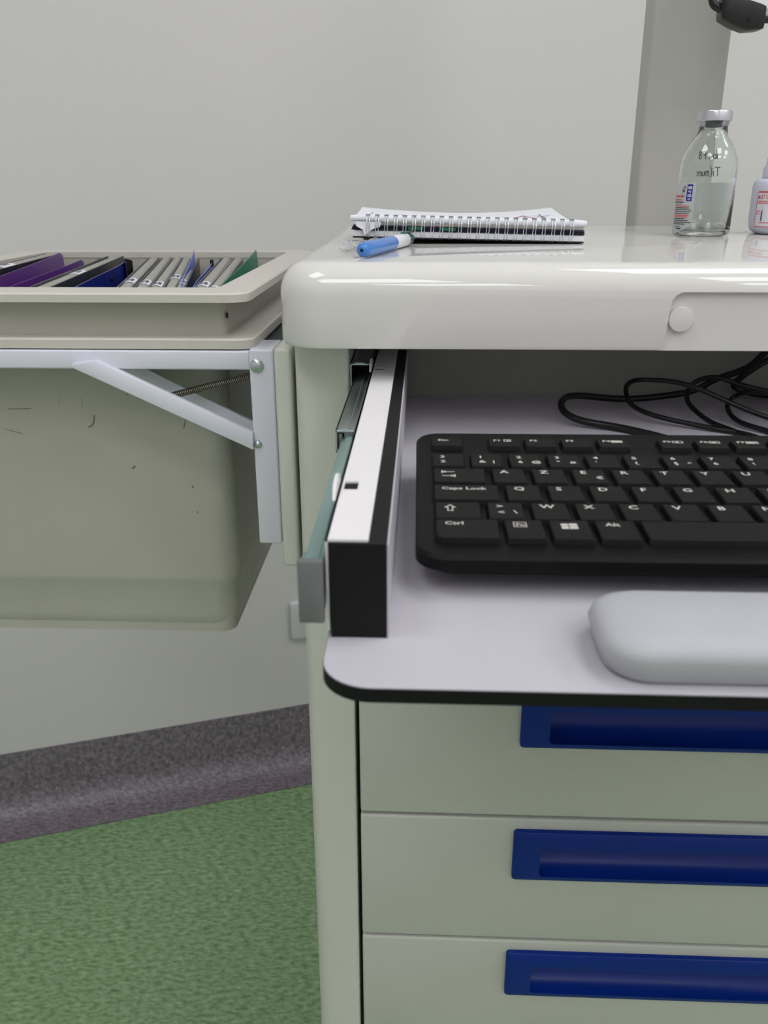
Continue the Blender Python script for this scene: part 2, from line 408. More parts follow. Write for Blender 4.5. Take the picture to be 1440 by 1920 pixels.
# monitor mast
mo = rr(.2052, .2765, .894, .936, .005, 4)
mastb = loft([[(p[0], p[1], z) for p in mo] for z in (-.60, .85)])
obj('monitor_mast', mastb, 'mast', cart, label='tall flat grey mast behind the worktop')

# -------- pull-out shelf
so = rr(-.0308, .462, .2288, .6165, (.0165, .0165, .001, .001), 8)
shelf = obj('pull_out_shelf', loft([[(p[0], p[1], z) for p in so] for z in (-.1464, -.1460)]), 'laminate', cart, label='pale laminate keyboard shelf pulled out of the cart')
so2 = rr(-.0310, .4622, .2285, .6165, (.0165, .0165, .001, .001), 8)
obj('edge_band', loft([[(p[0], p[1], z) for p in so2] for z in (-.1512, -.1508, -.1464)]), 'black', shelf, label='black shelf edge')
for sgn, (x0, x1) in ((0, (-.0298, -.0106)), (1, (.4418, .4610))):
    blk = obj('side_block', box(x0, x1, .2600, .6120, -.1460, -.1112), 'black', shelf, label='black edged upright block')
    sx = (x1, x1 + .0006) if sgn == 0 else (x0 - .0006, x0)
    obj('block_face', box(sx[0], sx[1], .2602, .6120, -.1460, -.1114), 'laminate', blk, label='pale laminate inner face')
# white angle strip with two slots and tabs
def strip(x0, x1, xf):
    b = bmesh.new(); z0, z1 = -.1111, -.1102; ys = [.2615, .3112, .3206, .5372, .5440, .6100]
    s0, s1 = x0 + .0018, x0 + .0072
    for i in range(5):
        y0, y1 = ys[i], ys[i + 1]
        if i in (1, 3): box(x0, s0, y0, y1, z0, z1, bm=b); box(s1, x1, y0, y1, z0, z1, bm=b)
        else: box(x0, x1, y0, y1, z0, z1, bm=b)
    bmesh.ops.remove_doubles(b, verts=b.verts, dist=1e-5)
    box(xf, xf + .0009, .2615, .6100, -.1440, z1, bm=b)
    return b
st = obj('angle_strip', strip(-.0312, -.0168, -.0312), 'strip', shelf, smooth=0, label='white steel angle strip with slots')
for y in (.300, .532):
    pts = [(y - .001, -.1105)] + [(y + .010 + .0095 * math.cos(math.radians(a)) * 1.0, -.1080 + .0035 * math.sin(math.radians(a))) for a in range(180, -1, -20)] + [(y + .021, -.1105)]
    obj('tab', prism(pts, 'x', -.0325, -.0313), 'strip', shelf)
# telescopic slide
def channel(x0, x1, y0, y1, z0, z1, t=.0012):
    b = bmesh.new(); box(x0, x0 + t, y0, y1, z0, z1, .0003, 1, b)
    box(x0, x1, y0, y1, z1 - t, z1, .0003, 1, b); box(x0, x1, y0, y1, z0, z0 + t, .0003, 1, b)
    box(x0 + .003, x1 - .003, y0, y1, z1 - .0001, z1 + .0006, .0002, 1, b)
    return b
obj('outer_slide', channel(-.0453, -.0330, .540, .610, -.1270, -.1070), 'zinc', shelf)
obj('middle_slide', channel(-.0424, -.0328, .411, .605, -.1262, -.1147), 'zinc', shelf, label='bright zinc slide rail member')
ins_ = bmesh.new(); box(-.0405, -.0390, .4105, .58, -.1245, -.1165, bm=ins_); box(-.0378, -.0328, .4112, .58, -.1180, -.1160, bm=ins_); box(-.0385, -.0345, .4113, .58, -.1245, -.1215, bm=ins_)
obj('ball_cage', ins_, 'grey_plastic', shelf)
isl = bmesh.new(); box(-.0388, -.0322, .2610, .58, -.1196, -.1180, .0004, 2, isl); box(-.0372, -.0335, .2610, .58, -.1184, -.1172, .0004, 2, isl); box(-.0334, -.0322, .2610, .58, -.1380, -.1190, bm=isl)
obj('inner_slide', isl, 'teal', shelf, label='blue-grey inner slide rail member')
ec = bmesh.new(); box(-.0404, -.0318, .2580, .2615, -.1398, -.1169, .0005, 2, ec); box(-.0396, -.0330, .2614, .272, -.1380, -.1195, bm=ec)
obj('slide_end_cap', ec, 'grey_plastic', shelf, label='grey end stop of the slide rail')

# -------- folding bracket holding the bin
br = bmesh.new(); box(-.1166, -.0999, .5750, .6150, -.2466, -.1049, .0016, 3, br)
up = obj('folding_bracket', br, 'frame', cart, label='white steel folding bracket on the cart flank')
for v in up.data.vertices:               # slight lean of the upright, as mounted
    pass
obj('mounting_spacer', box(-.1000, -.0957, .585, .61, -.235, -.12), 'frame', up)
obj('support_arm', box(-.445, -.1165, .5765, .6120, -.1192, -.1062, .0014, 3), 'frame', up, label='horizontal white steel arm under the bin')
obj('brace', prism([(-.2377, -.1171), (-.2366, -.1142), (-.2206, -.1123), (-.2178, -.1134), (-.1163, -.1617), (-.1163, -.1744)], 'y', .5712, .5775, bev=.0009), 'frame', up, label='diagonal white brace in front of the bin')
obj('brace', prism([(-.2224, -.1310), (-.2150, -.1215), (-.2056, -.1215), (-.1249, -.1629), (-.1167, -.1668), (-.1167, -.1764)], 'y', .6080, .6120, bev=.0006), 'frame', up, label='rear diagonal brace in the shade')
def bolt(x, z, r):
    b = disc((x, .5751, z), (0, -1, 0), r, .0012, 24, dome=.0012)
    o = obj('bolt', b, 'zinc', up)
    box(x - r * .5, x + r * .5, .5722, .5728, z - r * .1, z + r * .1, bm=(c := bmesh.new())); box(x - r * .1, x + r * .1, .5722, .5728, z - r * .5, z + r * .5, bm=c)
    c.transform(Matrix.Translation((0, 0, 0)))
    return o
bolt(-.1112, -.1159, .0048); bolt(-.1135, -.1710, .0029)
a, b_ = Vector((-.1790, .592, -.1415)), Vector((-.1166, .592, -.1255)); ax = (b_ - a); L_ = ax.length; t_ = ax.normalized(); s1 = Vector((0, 1, 0)); s2 = t_.cross(s1)
hx = [a + t_ * (L_ * i / 480) + s1 * (.0021 * math.cos(i / 480 * 2 * math.pi * 48)) + s2 * (.0021 * math.sin(i / 480 * 2 * math.pi * 48)) for i in range(481)]
obj('spring', tube(hx, .00052, 5), 'spring', up, smooth=80)
obj('gap_shade_bar', box(-.1166, -.0999, .615, .90, -.1190, -.1080, .001), 'rubber', up)  # dark colour stands in for the shade in the gap beside the bracket

# ================================================================== THE BIN
binx0, binx1 = -.425, -.1155
fb = thing('file_bin', 'deep beige plastic bin with wide rim full of hanging files, hung left of the cart', 'bin', (-.27, .78, CZ - .357))
def frame_ring(x0, x1, y0, y1, ix0, ix1, iy0, iy1, z0, z1, r=.010, ri=.008, drop=0):
    b = bmesh.new(); o = rr(x0, x1, y0, y1, r, 6); o2 = rr(x0 + .0012, x1 - .0012, y0 + .0012, y1 - .0012, r, 6); i_ = rr(ix0, ix1, iy0, iy1, ri, 6); n = len(o)
    R = [[b.verts.new((*p, z)) for p in q] for q, z in ((i_, z0), (o, z0), (o, z1 - .0012), (o2, z1), (i_, z1 - drop))]
    for p, q in zip(R, R[1:] + R[:1]):
        for k in range(n): j = (k + 1) % n; b.faces.new((p[k], p[j], q[j], q[k]))
    return b
def shell(rings_out, rings_in):
    b = bmesh.new(); R = rings_out + rings_in
    return loft(R, True, True, b)
def prr(x0, x1, y0, y1, z, r): return [(p[0], p[1], z) for p in rr(x0, x1, y0, y1, r, 8)]
# lower bin body with a stepped base and rounded corners
o_ = []
bx0, bx1, by0, by1 = -.420, -.1455, .6250, .940
for z, i, r in ((-.1060, 0, .018), (-.2985, .0008, .019), (-.3035, .0016, .0195), (-.3090, .0042, .019), (-.3340, .0050, .019), (-.3420, .0066, .0175), (-.3490, .0105, .015), (-.3535, .0155, .012), (-.3558, .0215, .008), (-.3564, .0280, .004)):
    o_.append(prr(bx0 + i, bx1 - i, by0 + i, by1 - i, z, r))
i_ = [prr(bx0 + .008, bx1 - .008, by0 + .008, by1 - .008, -.352, .012), prr(bx0 + .0025, bx1 - .0025, by0 + .0025, by1 - .0025, -.106, .014)]
body = bmesh.new(); loft([o_[-1]] + o_[:-1][::-1] + [i_[1], i_[0]], True, True, body)
bd = obj('bin_body', body, 'bin', fb, smooth=40, label='olive beige lower bin body with worn corners')
# flange of the lower bin
obj('lower_flange', frame_ring(binx0, -.1135, .5775, .955, bx0 + .0025, bx1 - .0025, .6275, .9375, -.1053, -.0983), 'binrim', fb, label='flat rim of the lower bin')
# upper tray wall and rim
tr = bmesh.new(); loft([prr(-.405, -.1345, .5915, .938, -.0985, .006), prr(-.402, -.1335, .5895, .938, -.0740, .006), prr(-.3995, -.1437, .6150, .9355, -.0740, .010), prr(-.4025, -.1445, .6165, .9355, -.0995, .010)], False, False, tr)
obj('tray_wall', tr, 'bin', fb)
obj('upper_rim', frame_ring(binx0, binx1, .5747, .957, -.3985, -.1420, .6110, .9350, -.0742, -.0680, .014, .008, .0004), 'binrim', fb, label='wide chipped rim of the upper tray')
# scratches on the front face
sc = bmesh.new()
def scr(pts, wd=.0004):
    for p, q in zip(pts, pts[1:]):
        d = Vector((q[0] - p[0], 0, q[1] - p[1])).normalized(); n = Vector((-d.z, 0, d.x)) * wd / 2
        P = [Vector((p[0], .6247, p[1])), Vector((q[0], .6247, q[1]))]
        sc.faces.new([sc.verts.new(v) for v in (P[0] - n, P[1] - n, P[1] + n, P[0] + n)])
scr([(-.2470, -.1640), (-.2480, -.1695), (-.2500, -.1725), (-.2530, -.1735)], .0006); scr([(-.2200, -.2040), (-.2210, -.2055), (-.2225, -.2062)], .0009)
scr([(-.3170, -.1760), (-.3050, -.1790)], .0003); scr([(-.3130, -.1600), (-.2950, -.1595)], .0003); scr([(-.2710, -.1480), (-.2735, -.1570)], .0002)
scr([(-.2550, -.1500), (-.2551, -.1580)], .0002); scr([(-.1770, -.1655), (-.1795, -.1740)], .0005); scr([(-.3260, -.1450), (-.3210, -.1457)], .0004)
scr([(-.1770, -.2200), (-.1757, -.2215)], .0008); scr([(-.1745, -.2410), (-.1742, -.2425)], .0007); scr([(-.2205, -.1480), (-.2200, -.1488)], .0009)
tag(obj('scratch_marks', sc, 'scratch', bd, smooth=0), kind='stuff')
obj('rivet', disc((-.1338, .5940, -.0850), (1, 0, 0), .0020, .0008, 12), 'dark', fb)

# ---- files in the bin (built in local coordinates: x along the file, y across, z up; origin at the front top)
def place(name, label, cat, p0, p1, group=None):
    d = Vector(p1) - Vector(p0); yaw = math.atan2(d.y, d.x); L = d.length; pit = math.asin(d.z / L)
    return thing(name, label, cat, (p0[0], p0[1], p0[2] + CZ), Matrix.Rotation(yaw, 3, 'Z') @ Matrix.Rotation(-pit, 3, 'Y'), group), L
def gray_file(p0, p1, lab, wdt=.0095, lx=None, cov='cover', h=.22, cover_up=.0006):
    t, L = place('file_binder', lab, 'file', p0, p1, 'grey spined files in the bin')
    # rounded spine, wider than the covers
    prof = [(wdt / 2 * math.cos(math.radians(a)), -.004 + .004 * math.sin(math.radians(a))) for a in range(0, 181, 20)] + [(-wdt / 2, -.012), (wdt / 2, -.012)]
    b = loft([[(x, y, z) for y, z in prof] for x in (0, L - .004)] + [[(L, y * .8, z * .9 - .001) for y, z in prof]])
    obj('spine', b, 'spine', t, True)
    c = bmesh.new()
    for s in (-1, 1):
        y = s * wdt * .52; box(.002, L - .002, y - .0007, y + .0007, -h, -.0015 + cover_up, bm=c)
    obj('cover', c, cov, t, True, 0)
    if lx is not None:
        ll = .030
        prof2 = [((wdt / 2 + .0003) * math.cos(math.radians(a)), -.004 + .0043 * math.sin(math.radians(a))) for a in range(0, 181, 20)]
        b = bmesh.new(); loft([[(x, y, z) for y, z in prof2] for x in (lx - ll / 2, lx + ll / 2)], False, False, b, closed=False)
        lb = obj('spine_label', b, 'label', t, True)
        b = bmesh.new()
        for i in range(3):
            x = lx - .007 + i * .005; xx = x + .0035
            for (y0, y1) in ((-.0030, -.0005), (.0002, .0028)):
                zf = lambda y: -.004 + .0047 * math.sqrt(max(0, 1 - (y / (wdt / 2 + .0006)) ** 2))
                b.faces.new([b.verts.new(p) for p in ((x, y0, zf(y0)), (xx, y0, zf(y0)), (xx, y1, zf(y1)), (x, y1, zf(y1)))])
        obj('label_print', b, 'ink', lb, True, 0)
    return t
F1, F2 = .645, .925
def fx(p0, p1, lxy): return (Vector(lxy) - Vector(p0[:2])).dot((Vector(p1[:2]) - Vector(p0[:2])).normalized())
def G(x0, x1, lab, ly=None, z0=-.0732, z1=-.0728, **k):
    p0, p1 = (x0, F1, z0), (x1, F2, z1)
    lx = None if ly is None else (ly - F1) * math.hypot(x1 - x0, F2 - F1) / (F2 - F1)
    return gray_file(p0, p1, lab, lx=lx, **k)
G(-.3680, -.3870, 'grey spined file furthest left, beside the purple folder', .790, -.0700, -.0680, wdt=.014)
G(-.2835, -.3215, 'wide grey spined file with white label between purple and dark blue folders', .758, -.0722, -.0718, wdt=.015, cover_up=.0018)
G(-.2225, -.2815, 'leftmost of the tight row of grey spined files, next to the dark blue folder', .7045, wdt=.0105)
G(-.2095, -.2680, 'second grey spined file in the tight row, counted from the dark blue folder', .692, wdt=.0100)
G(-.1985, -.2565, 'third grey spined file in the tight row, its label set lowest', .6800, wdt=.0095)
G(-.1870, -.2465, 'fourth grey spined file in the tight row, its label set highest', .733, wdt=.0100)
G(-.1800, -.2375, 'fifth grey spined file, mostly hidden behind the light blue sheet', .695, wdt=.0065)
G(-.1645, -.2045, 'grey spined file with white label right of the light blue sheet', .680, wdt=.0105)
G(-.1550, -.1925, 'darker grey file beside the green folder, label at its near end', .650, wdt=.0090, cov='coverg')
def sheet_folder(name, lab, m, p0, p1, peak, lean, h=.2, wav=.0, th=.0007, tail=.3):
    """thin plastic sheet standing on edge; its upper edge wavers and its far corner rises"""
    t, L = place(name, lab, 'folder', p0, p1, 'coloured plastic folders in the bin')
    def fn(u, v):
        x = u * L; up_ = peak * max(0, (u - tail) / (1 - tail)) ** 1.2 + wav * math.sin(u * 9 + 1)
        if u > .97: up_ -= (u - .97) * .12
        z = up_ * (1 - v) - h * v
        y = lean * (1 - v) ** 3 * (0.4 + .6 * u) + .0012 * math.sin(u * 6)
        return (x, y, z)
    b = solid(grid(fn, 28, 8), th)
    obj('plastic_sheet', b, m, t, True)
    return t, L
sheet_folder('plastic_folder', 'purple folder standing highest at the left of the bin', 'purple', (-.3400, F1, -.0735), (-.3700, .915, -.0715), .0050, .004, th=.0012)
sheet_folder('plastic_folder', 'narrow purple folder behind the wide labelled file', 'purple', (-.3130, F1, -.0745), (-.3420, .890, -.0735), .0020, .001)
t, L = sheet_folder('elastic_folder', 'dark blue folder with black elastic corner strap', 'folderb', (-.2640, F1, -.0760), (-.2930, .880, -.0735), .0015, .001, th=.0012)
obj('elastic_strap', solid(grid(lambda u, v: (L - .030 + .032 * u, -.0022 + .004 * math.sin(u * 3.1), .0030 * math.sin(u * 3.1) + .0008 - v * .035), 8, 3), .0010), 'elastic', t, True)
for xx in (.055, .150):
    obj('fastener', disc((xx, -.0004, -.007), (0, -1, 0), .0022, .001, 10), 'elastic', t, True)
sheet_folder('elastic_folder', 'thin blue folder edge with black elastic behind the purple ones', 'folderb', (-.2990, F1, -.0790), (-.3300, .905, -.0725), .0010, .0)
t, L = sheet_folder('plastic_folder', 'light blue translucent sheet rising to a point', 'folderl', (-.1755, F1, -.0738), (-.2280, .905, -.0728), .0100, .005, wav=.0006, tail=0)
t, L = sheet_folder('plastic_folder', 'small deep blue folder right of the light blue sheet', 'folderl', (-.1700, F1, -.0745), (-.2060, .865, -.0735), .0010, .0)
obj('elastic_tab', box(L - .006, L + .004, -.0015, .0015, -.02, .003), 'elastic', t, True)
sheet_folder('plastic_folder', 'green folder rising to a sharp corner at the right end of the bin', 'green', (-.1497, F1, -.0750), (-.1680, .922, -.0730), .0090, .004, wav=.0005, tail=0)

# ================================================================== KEYBOARD
KS = .0485
def kz(y): return -.1256 + KS * (y - .315)
kyaw = .0058
kb = thing('keyboard', 'black compact keyboard with white letter legends on the pull-out shelf', 'keyboard', (0, .288, CZ - .1460), Matrix.Rotation(kyaw, 3, 'Z'))
def KP(x, y, dz=0):   # keyboard-plane point (in camera-zero world, before yaw about the keyboard origin)
    return (x, y - .288, kz(y) + dz + .1460)
KX1 = .2960
def kring(x0, x1, y0, y1, r, dz, flat=None):
    return [(p[0], p[1] - .288, (kz(p[1]) + dz + .146) if flat is None else flat) for p in rr(x0, x1, y0, y1, r, 6)]
bdy = loft([kring(.007, KX1 - .007, .313, .428, .006, 0, .0002), kring(.0060, KX1 - .006, .3100, .431, .008, 0, .0050), kring(.0008, KX1 - .0008, .2940, .4345, .011, -.0100), kring(-.0014, KX1, .2918, .4362, .012, -.0085), kring(-.0014, KX1, .2918, .4362, .012, -.0040), kring(-.0002, KX1 - .0012, .2930, .4350, .011, -.0027)])
obj('housing', bdy, 'kb', kb, True)
KMESH = {}
def keycap(x0, w_, yf, dep=.0155, cut=False):
    k = (round(w_, 4), round(dep, 4), cut)
    if k not in KMESH:
        i = .0006
        rr4 = (.0022, .0005, .0005, .0005) if cut else .0006
        b = loft([[(p[0], p[1], z + KS * p[1]) for p in rr(-e, w_ + e, -e, dep + e, rr4, 2)] for z, e in ((-.0026, .0007), (-.0004, .0001), (0, -.0002))])
        me = bpy.data.meshes.new('key')
        bmesh.ops.recalc_face_normals(b, faces=b.faces); b.to_mesh(me); b.free(); me.materials.append(M['key']); KMESH[k] = me
    o = bpy.data.objects.new('key', KMESH[k]); COL.objects.link(o); o.parent = kb
    o.location = KP(x0, yf)
    return o
def legend(key, items, W):
    """items: (text, x, y, size) in mm from the cap's near left corner"""
    b = bmesh.new()
    for it in items:
        s, x, y, sz = it[:4]
        if isinstance(s, str): q = text_bm(s, sz * .001, .02, 1.15)
        else: q = bars([tuple(v * .001 for v in r) for r in s], 0)
        q.transform(Matrix.Translation((x * .001, y * .001, 0)))
        add(b, q)
    for v in b.verts: v.co.z = .00006 + KS * v.co.y
    o = obj('key_legend', b, 'print_w', key, True, 0)
def box_icon(x, y, w_, h_, t=.35, fill=None):
    r = [(x, y, x + w_, y + t), (x, y + h_ - t, x + w_, y + h_), (x, y, x + t, y + h_), (x + w_ - t, y, x + w_, y + h_)]
    if fill: r += fill
    return r
P_ = .0180
def K(x, w_, row, items, dep=.0155, cut=False):
    yf = dict(c=.3036, s=.3217, q=.3410, a=.3610, n=.3808, f=.4088)[row]
    k = keycap(x, w_, yf, dep, cut)
    if items: legend(k, items, w_)
A_ = lambda s: [(s, 3.2, 10.1, 5.0)]
K(.0067, .0145, 'f', [('Esc', 2.6, 6.3, 3.6)], .0105)
fi = {1: box_icon(7.4, 5.6, 3.6, 3.4, .5, [(8.8, 6.6, 10.2, 8.0)]), 4: box_icon(6.4, 5.4, 5.6, 3.2, .5, [(7, 6.2, 11.4, 7.9)]), 5: box_icon(6.6, 5.4, 5.2, 3.2, .5, [(8.2, 6.2, 9.6, 7.6)]), 6: box_icon(6.6, 5.4, 5.2, 3.2, .5, [(7.6, 6.2, 10.2, 7.6)]), 7: box_icon(6.4, 5.4, 6.2, 3.2, .5, [(7.2, 6.2, 11.6, 7.8)])}
for n in range(1, 13):
    x = .0347 + (n - 1) * P_ + (.0119 if n > 4 else 0) + (.0119 if n > 8 else 0)
    it = [('F%d' % n, 2.2, 6.3, 3.5)]
    if n in fi: it.append((fi[n], 0, 0, 1))
    if x < .275: K(x, .0145, 'f', it, .0105)
nr = [('3', '2', ''), ('1', '&', '|'), ('2', 'é', '@'), ('3', '"', '#'), ('4', "'", ''), ('5', '(', ''), ('6', '§', '^'), ('7', 'è', ''), ('8', '!', ''), ('9', 'ç', '{'), ('0', 'à', '}'), ('°', ')', ''), ('_', '-', '')]
for i, (u_, l_, r_) in enumerate(nr):
    it = [(u_, 3.2, 9.8, 4.3), (l_, 3.4, 3.6, 4.3)]
    if r_: it.append((r_, 9.6, 3.6, 4.0))
    K(.0066 + i * P_, .0143, 'n', it)
K(.0066 + 13 * P_, .0400, 'n', None)
arrow = [(3.6, 11.0, 9.2, 11.6), (3.2, 9.6, 3.8, 13.0), (3.4, 6.0, 9.0, 6.6), (8.8, 4.6, 9.4, 8.0), (4.0, 10.5, 5.2, 12.1), (7.4, 5.5, 8.6, 7.1)]
K(.0069, .0226, 'a', [(arrow, 0, 0, 1)])
for i, c_ in enumerate('AZERTYUIOP^$'):
    it = A_(c_)
    if c_ == 'E': it = it + [('€', 9.4, 4.0, 4.4)]
    K(.0333 + i * P_, .0140, 'a', it)
K(.0333 + 12 * P_, .0300, 'a', None)
K(.0067, .0272, 'q', [('Caps Lock', 3.0, 10.2, 3.9)])
for i, c_ in enumerate('QSDFGHJKLMùµ'): K(.0376 + i * P_, .0140, 'q', A_(c_))
K(.0376 + 12 * P_, .0258, 'q', None)
K(.0069, .0180, 's', None)
kk = [o for o in kb.children][-1]
b = bmesh.new()
pts = [(4.6, 6.4), (7.0, 6.4), (7.0, 9.8), (8.4, 9.8), (5.8, 12.8), (3.2, 9.8), (4.6, 9.8)]; inner = [(5.1, 7.0), (6.5, 7.0), (6.5, 10.3), (7.2, 10.3), (5.8, 11.9), (4.4, 10.3), (5.1, 10.3)]
va = [b.verts.new((p[0] * .001, p[1] * .001, .00006 + KS * p[1] * .001)) for p in pts]; vb = [b.verts.new((p[0] * .001, p[1] * .001, .00006 + KS * p[1] * .001)) for p in inner]
for i in range(7): j = (i + 1) % 7; b.faces.new((va[i], va[j], vb[j], vb[i]))
obj('key_legend', b, 'print_w', kk, True, 0)
K(.0283, .0140, 's', [('>', 3.4, 10.2, 4.2), ('<', 3.6, 4.2, 4.2), ('\\', 10.0, 4.4, 4.4)])
for i, c_ in enumerate('WXCVBN,;:='): K(.0463 + i * P_, .0140, 's', A_(c_))
K(.0463 + 10 * P_, .0530, 's', None)
K(.0068, .0240, 'c', [('Ctrl', 3.2, 11.2, 4.0)], .0163, True)
K(.0339, .0143, 'c', [(box_icon(3.0, 9.4, 5.2, 4.6, .4), 0, 0, 1), ('Fn', 3.9, 10.4, 3.2)], .0163)
K(.0514, .0149, 'c', [([(4.0, 8.2, 6.8, 10.5), (7.2, 8.2, 10.4, 10.5), (4.0, 10.9, 6.8, 13.0), (7.2, 10.9, 10.4, 13.2)], 0, 0, 1)], .0163)
K(.0694, .0149, 'c', [('Alt', 3.4, 11.2, 4.0)], .0163)
K(.0874, .0880, 'c', None, .0163)
for i in range(4): K(.1785 + i * .0226, .0196, 'c', None, .0163)

# ================================================================== WRIST REST
wr = []
for z, e, r in ((-.1459, .0030, .013), (-.1448, .0016, .0135), (-.1410, .0002, .014), (-.1370, -.0008, .014), (-.1347, -.0002, .014), (-.1330, .0010, .014), (-.1317, .0030, .014), (-.1308, .0060, .013), (-.1300, .0100, .010), (-.1294, .0145, .006), (-.1291, .0178, .003), (-.12895, .0205, .0005)):
    wr.append([(p[0], p[1], z) for p in rr(.0580 + e, .330 - e, .2318 + e, .2740 - e, r, 10)])
w_o = obj('wrist_rest', loft(wr), 'rest', smooth=85)
tag(w_o, 'light grey rounded wrist rest at the front edge of the pull-out shelf', 'wrist rest')

# ================================================================== CABLES
def cable(name, pts, r, lab):
    return tag(obj(name, tube(spline(pts, 10), r, 10), 'cable', smooth=80), lab, 'cable', 'black cables behind the keyboard')
cable('cable', [(.1700, .470, -.1436), (0.1450, .505, -.1436), (0.1248, .525, -.1434), (0.1016, .535, -.1415), (0.0921, .545, -.1383), (0.0927, .56, -.135), (0.1042, .575, -.1348), (0.1436, .59, -.1403), (0.1845, .595, -.1363), (0.1998, .59, -.1265), (0.2163, .58, -.1163), (0.2205, .56, -.1003), (.2225, .556, -.0925)], .0023, 'thickest black cable running low along the bay and up to the right')
cable('cable', [(.330, .614, -.1300), (.300, .575, -.1400), (.2600, .540, -.1434), (0.2253, .53, -.1395), (0.2034, .535, -.1335), (0.17, .55, -.1215), (0.1466, .565, -.1215), (0.1389, .575, -.1259), (0.1361, .57, -.1309), (0.1388, .56, -.1375), (0.1506, .545, -.1406), (0.1773, .530, -.1435), (0.1990, .515, -.1442), (.215, .480, -.1442)], .00165, 'thin black cable making the leftmost open loop above the keyboard')
cable('cable', [(.345, .614, -.1240), (.300, .590, -.1360), (.2650, .570, -.1360), (0.2352, .56, -.1296), (0.209, .565, -.1246), (0.1948, .572, -.1210), (0.1847, .580, -.1255), (0.1785, .577, -.1331), (0.1768, .562, -.1377), (0.1831, .54, -.1425), (0.1940, .520, -.1442), (.205, .475, -.1442)], .00165, 'thin black cable making the middle loop above the keyboard')
cable('cable', [(.320, .614, -.1180), (.290, .585, -.1280), (.2600, .568, -.1300), (0.2351, .56, -.1289), (0.2165, .567, -.1295), (0.2086, .575, -.1351), (0.2022, .565, -.14), (0.2014, .54, -.1424), (0.216, .518, -.1442), (.230, .475, -.1442)], .00165, 'thin black cable making the smallest loop at the right edge')
cable('cable', [(0.265, .600, -.0925), (0.26, .600, -.0950), (0.2415, .600, -.1117), (0.2307, .600, -.1191), (0.2216, .604, -.1286), (0.2199, .607, -.1349), (0.234, .608, -.1401), (0.2562, .608, -.1418)], .0022, 'short thick black cable bending down against the inner back panel')

# ================================================================== NOTEBOOK
nbx0, nbx1, nby0, nby1 = -.0535, .1180, .6670, .7930
nrot = Matrix.Rotation(.024, 3, 'Y') @ Matrix.Rotation(-.001, 3, 'X')
nb = thing('spiral_notebook', 'worn spiral-bound white notebook with curling top page on the worktop', 'notebook', (nbx1, nby0, CZ - .0427), nrot)
W_, Dp = nbx1 - nbx0, nby1 - nby0
def slab(z0, z1, x0=0, x1=0, y0=0, bev=.0004): return box(-W_ + x0, -x1, y0, Dp, z0, z1, bev, 1)
obj('back_cover_shadow', slab(.0002, .0010, .001), 'black', nb, True)  # back cover coloured black as the thin shadow line under the notebook
obj('lower_pages', slab(.0011, .0056, .002, .0005, .0008), 'paper', nb, True)
for k, (a0, a1) in enumerate(((.0058, .0068), (.0070, .0080), (.0082, .0091))):
    obj('navy_divider', slab(a0, a1, .0005 * k, .0002 * k, -.0004 * k), 'navy', nb, True)
for x in (-.1000 - .022, -.0980):
    obj('index_tab', box(x - .0075, x + .0035, -.0016, .002, .0067, .0086, .0002, 1), 'tabg', nb, True)
obj('upper_pages', slab(.0092, .0118, .003, .001, .0006), 'paperg', nb, True)
# front page folded over the coil side, thick soft roll
def roll(u, v):
    x = -W_ - .0005 + (W_ + .0012) * u; a = v * math.pi
    wv = .0003 * math.sin(u * 23)
    r = .0027 * (1 - .25 * (abs(u - .5) * 2) ** 14)
    return (x, .0015 - r * .9 * math.sin(a), .0139 - r * math.cos(a) + wv * .4)
obj('page_roll', solid(grid(roll, 40, 8), .0003), 'paper', nb, True, label='soft rolled front edge of the top page')
def top(u, v, lift=0):
    xl = -W_ + .003 - .003 * v; xr = -.0105 + .0015 * v
    x = xl + (xr - xl) * u; y = .0005 + (Dp - .004) * v
    e = abs(u - .5) * 2
    curl = (.0062 * max(0, (u - .45) / .55) ** 2 + .0030 * max(0, (.5 - u) / .5) ** 2) * v ** 1.3
    return (x, y, .0155 + curl + lift - .0022 * math.sin(v * 3.14) * (1 - e))
obj('top_page', solid(grid(top, 30, 20), .0002), 'paper', nb, True, label='curling top page with pen marks')
def on_page(x, y):   # page coordinates 0..1 -> surface point
    return Vector(top(x, y, .00035))
lb = bmesh.new()
def pline(p, q, wd, bm, n=4):
    for i in range(n):
        a = on_page(p[0] + (q[0] - p[0]) * i / n, p[1] + (q[1] - p[1]) * i / n); b = on_page(p[0] + (q[0] - p[0]) * (i + 1) / n, p[1] + (q[1] - p[1]) * (i + 1) / n)
        d = (b - a).normalized(); nn = d.cross(Vector((0, 0, 1))).normalized() * wd / 2
        bm.faces.new([bm.verts.new(v) for v in (a - nn, b - nn, b + nn, a + nn)])
for i in range(12):
    x = .07 + i * .075; pline((x, .16 if i % 2 else .3), (x - .004, .34 if i % 2 else .52), .0006, lb)
pline((.05, .32), (.60, .32), .0004, lb, 12)
pline((.69, .35), (.73, .35), .0012, lb, 2); pline((.71, .2), (.71, .5), .0007, lb, 2)
pline((.86, .55), (.92, .35), .0009, lb, 3); pline((.87, .35), (.95, .5), .0009, lb, 3); pline((.90, .2), (.90, .6), .0008, lb, 3)
obj('page_marks', lb, 'ink', nb, True, 0)
rb = bmesh.new(); pline((.74, .25), (.82, .55), .0012, rb); pline((.82, .55), (.86, .25), .0012, rb); pline((.74, .25), (.80, .2), .0010, rb)
obj('red_marks', rb, 'red', nb, True, 0)
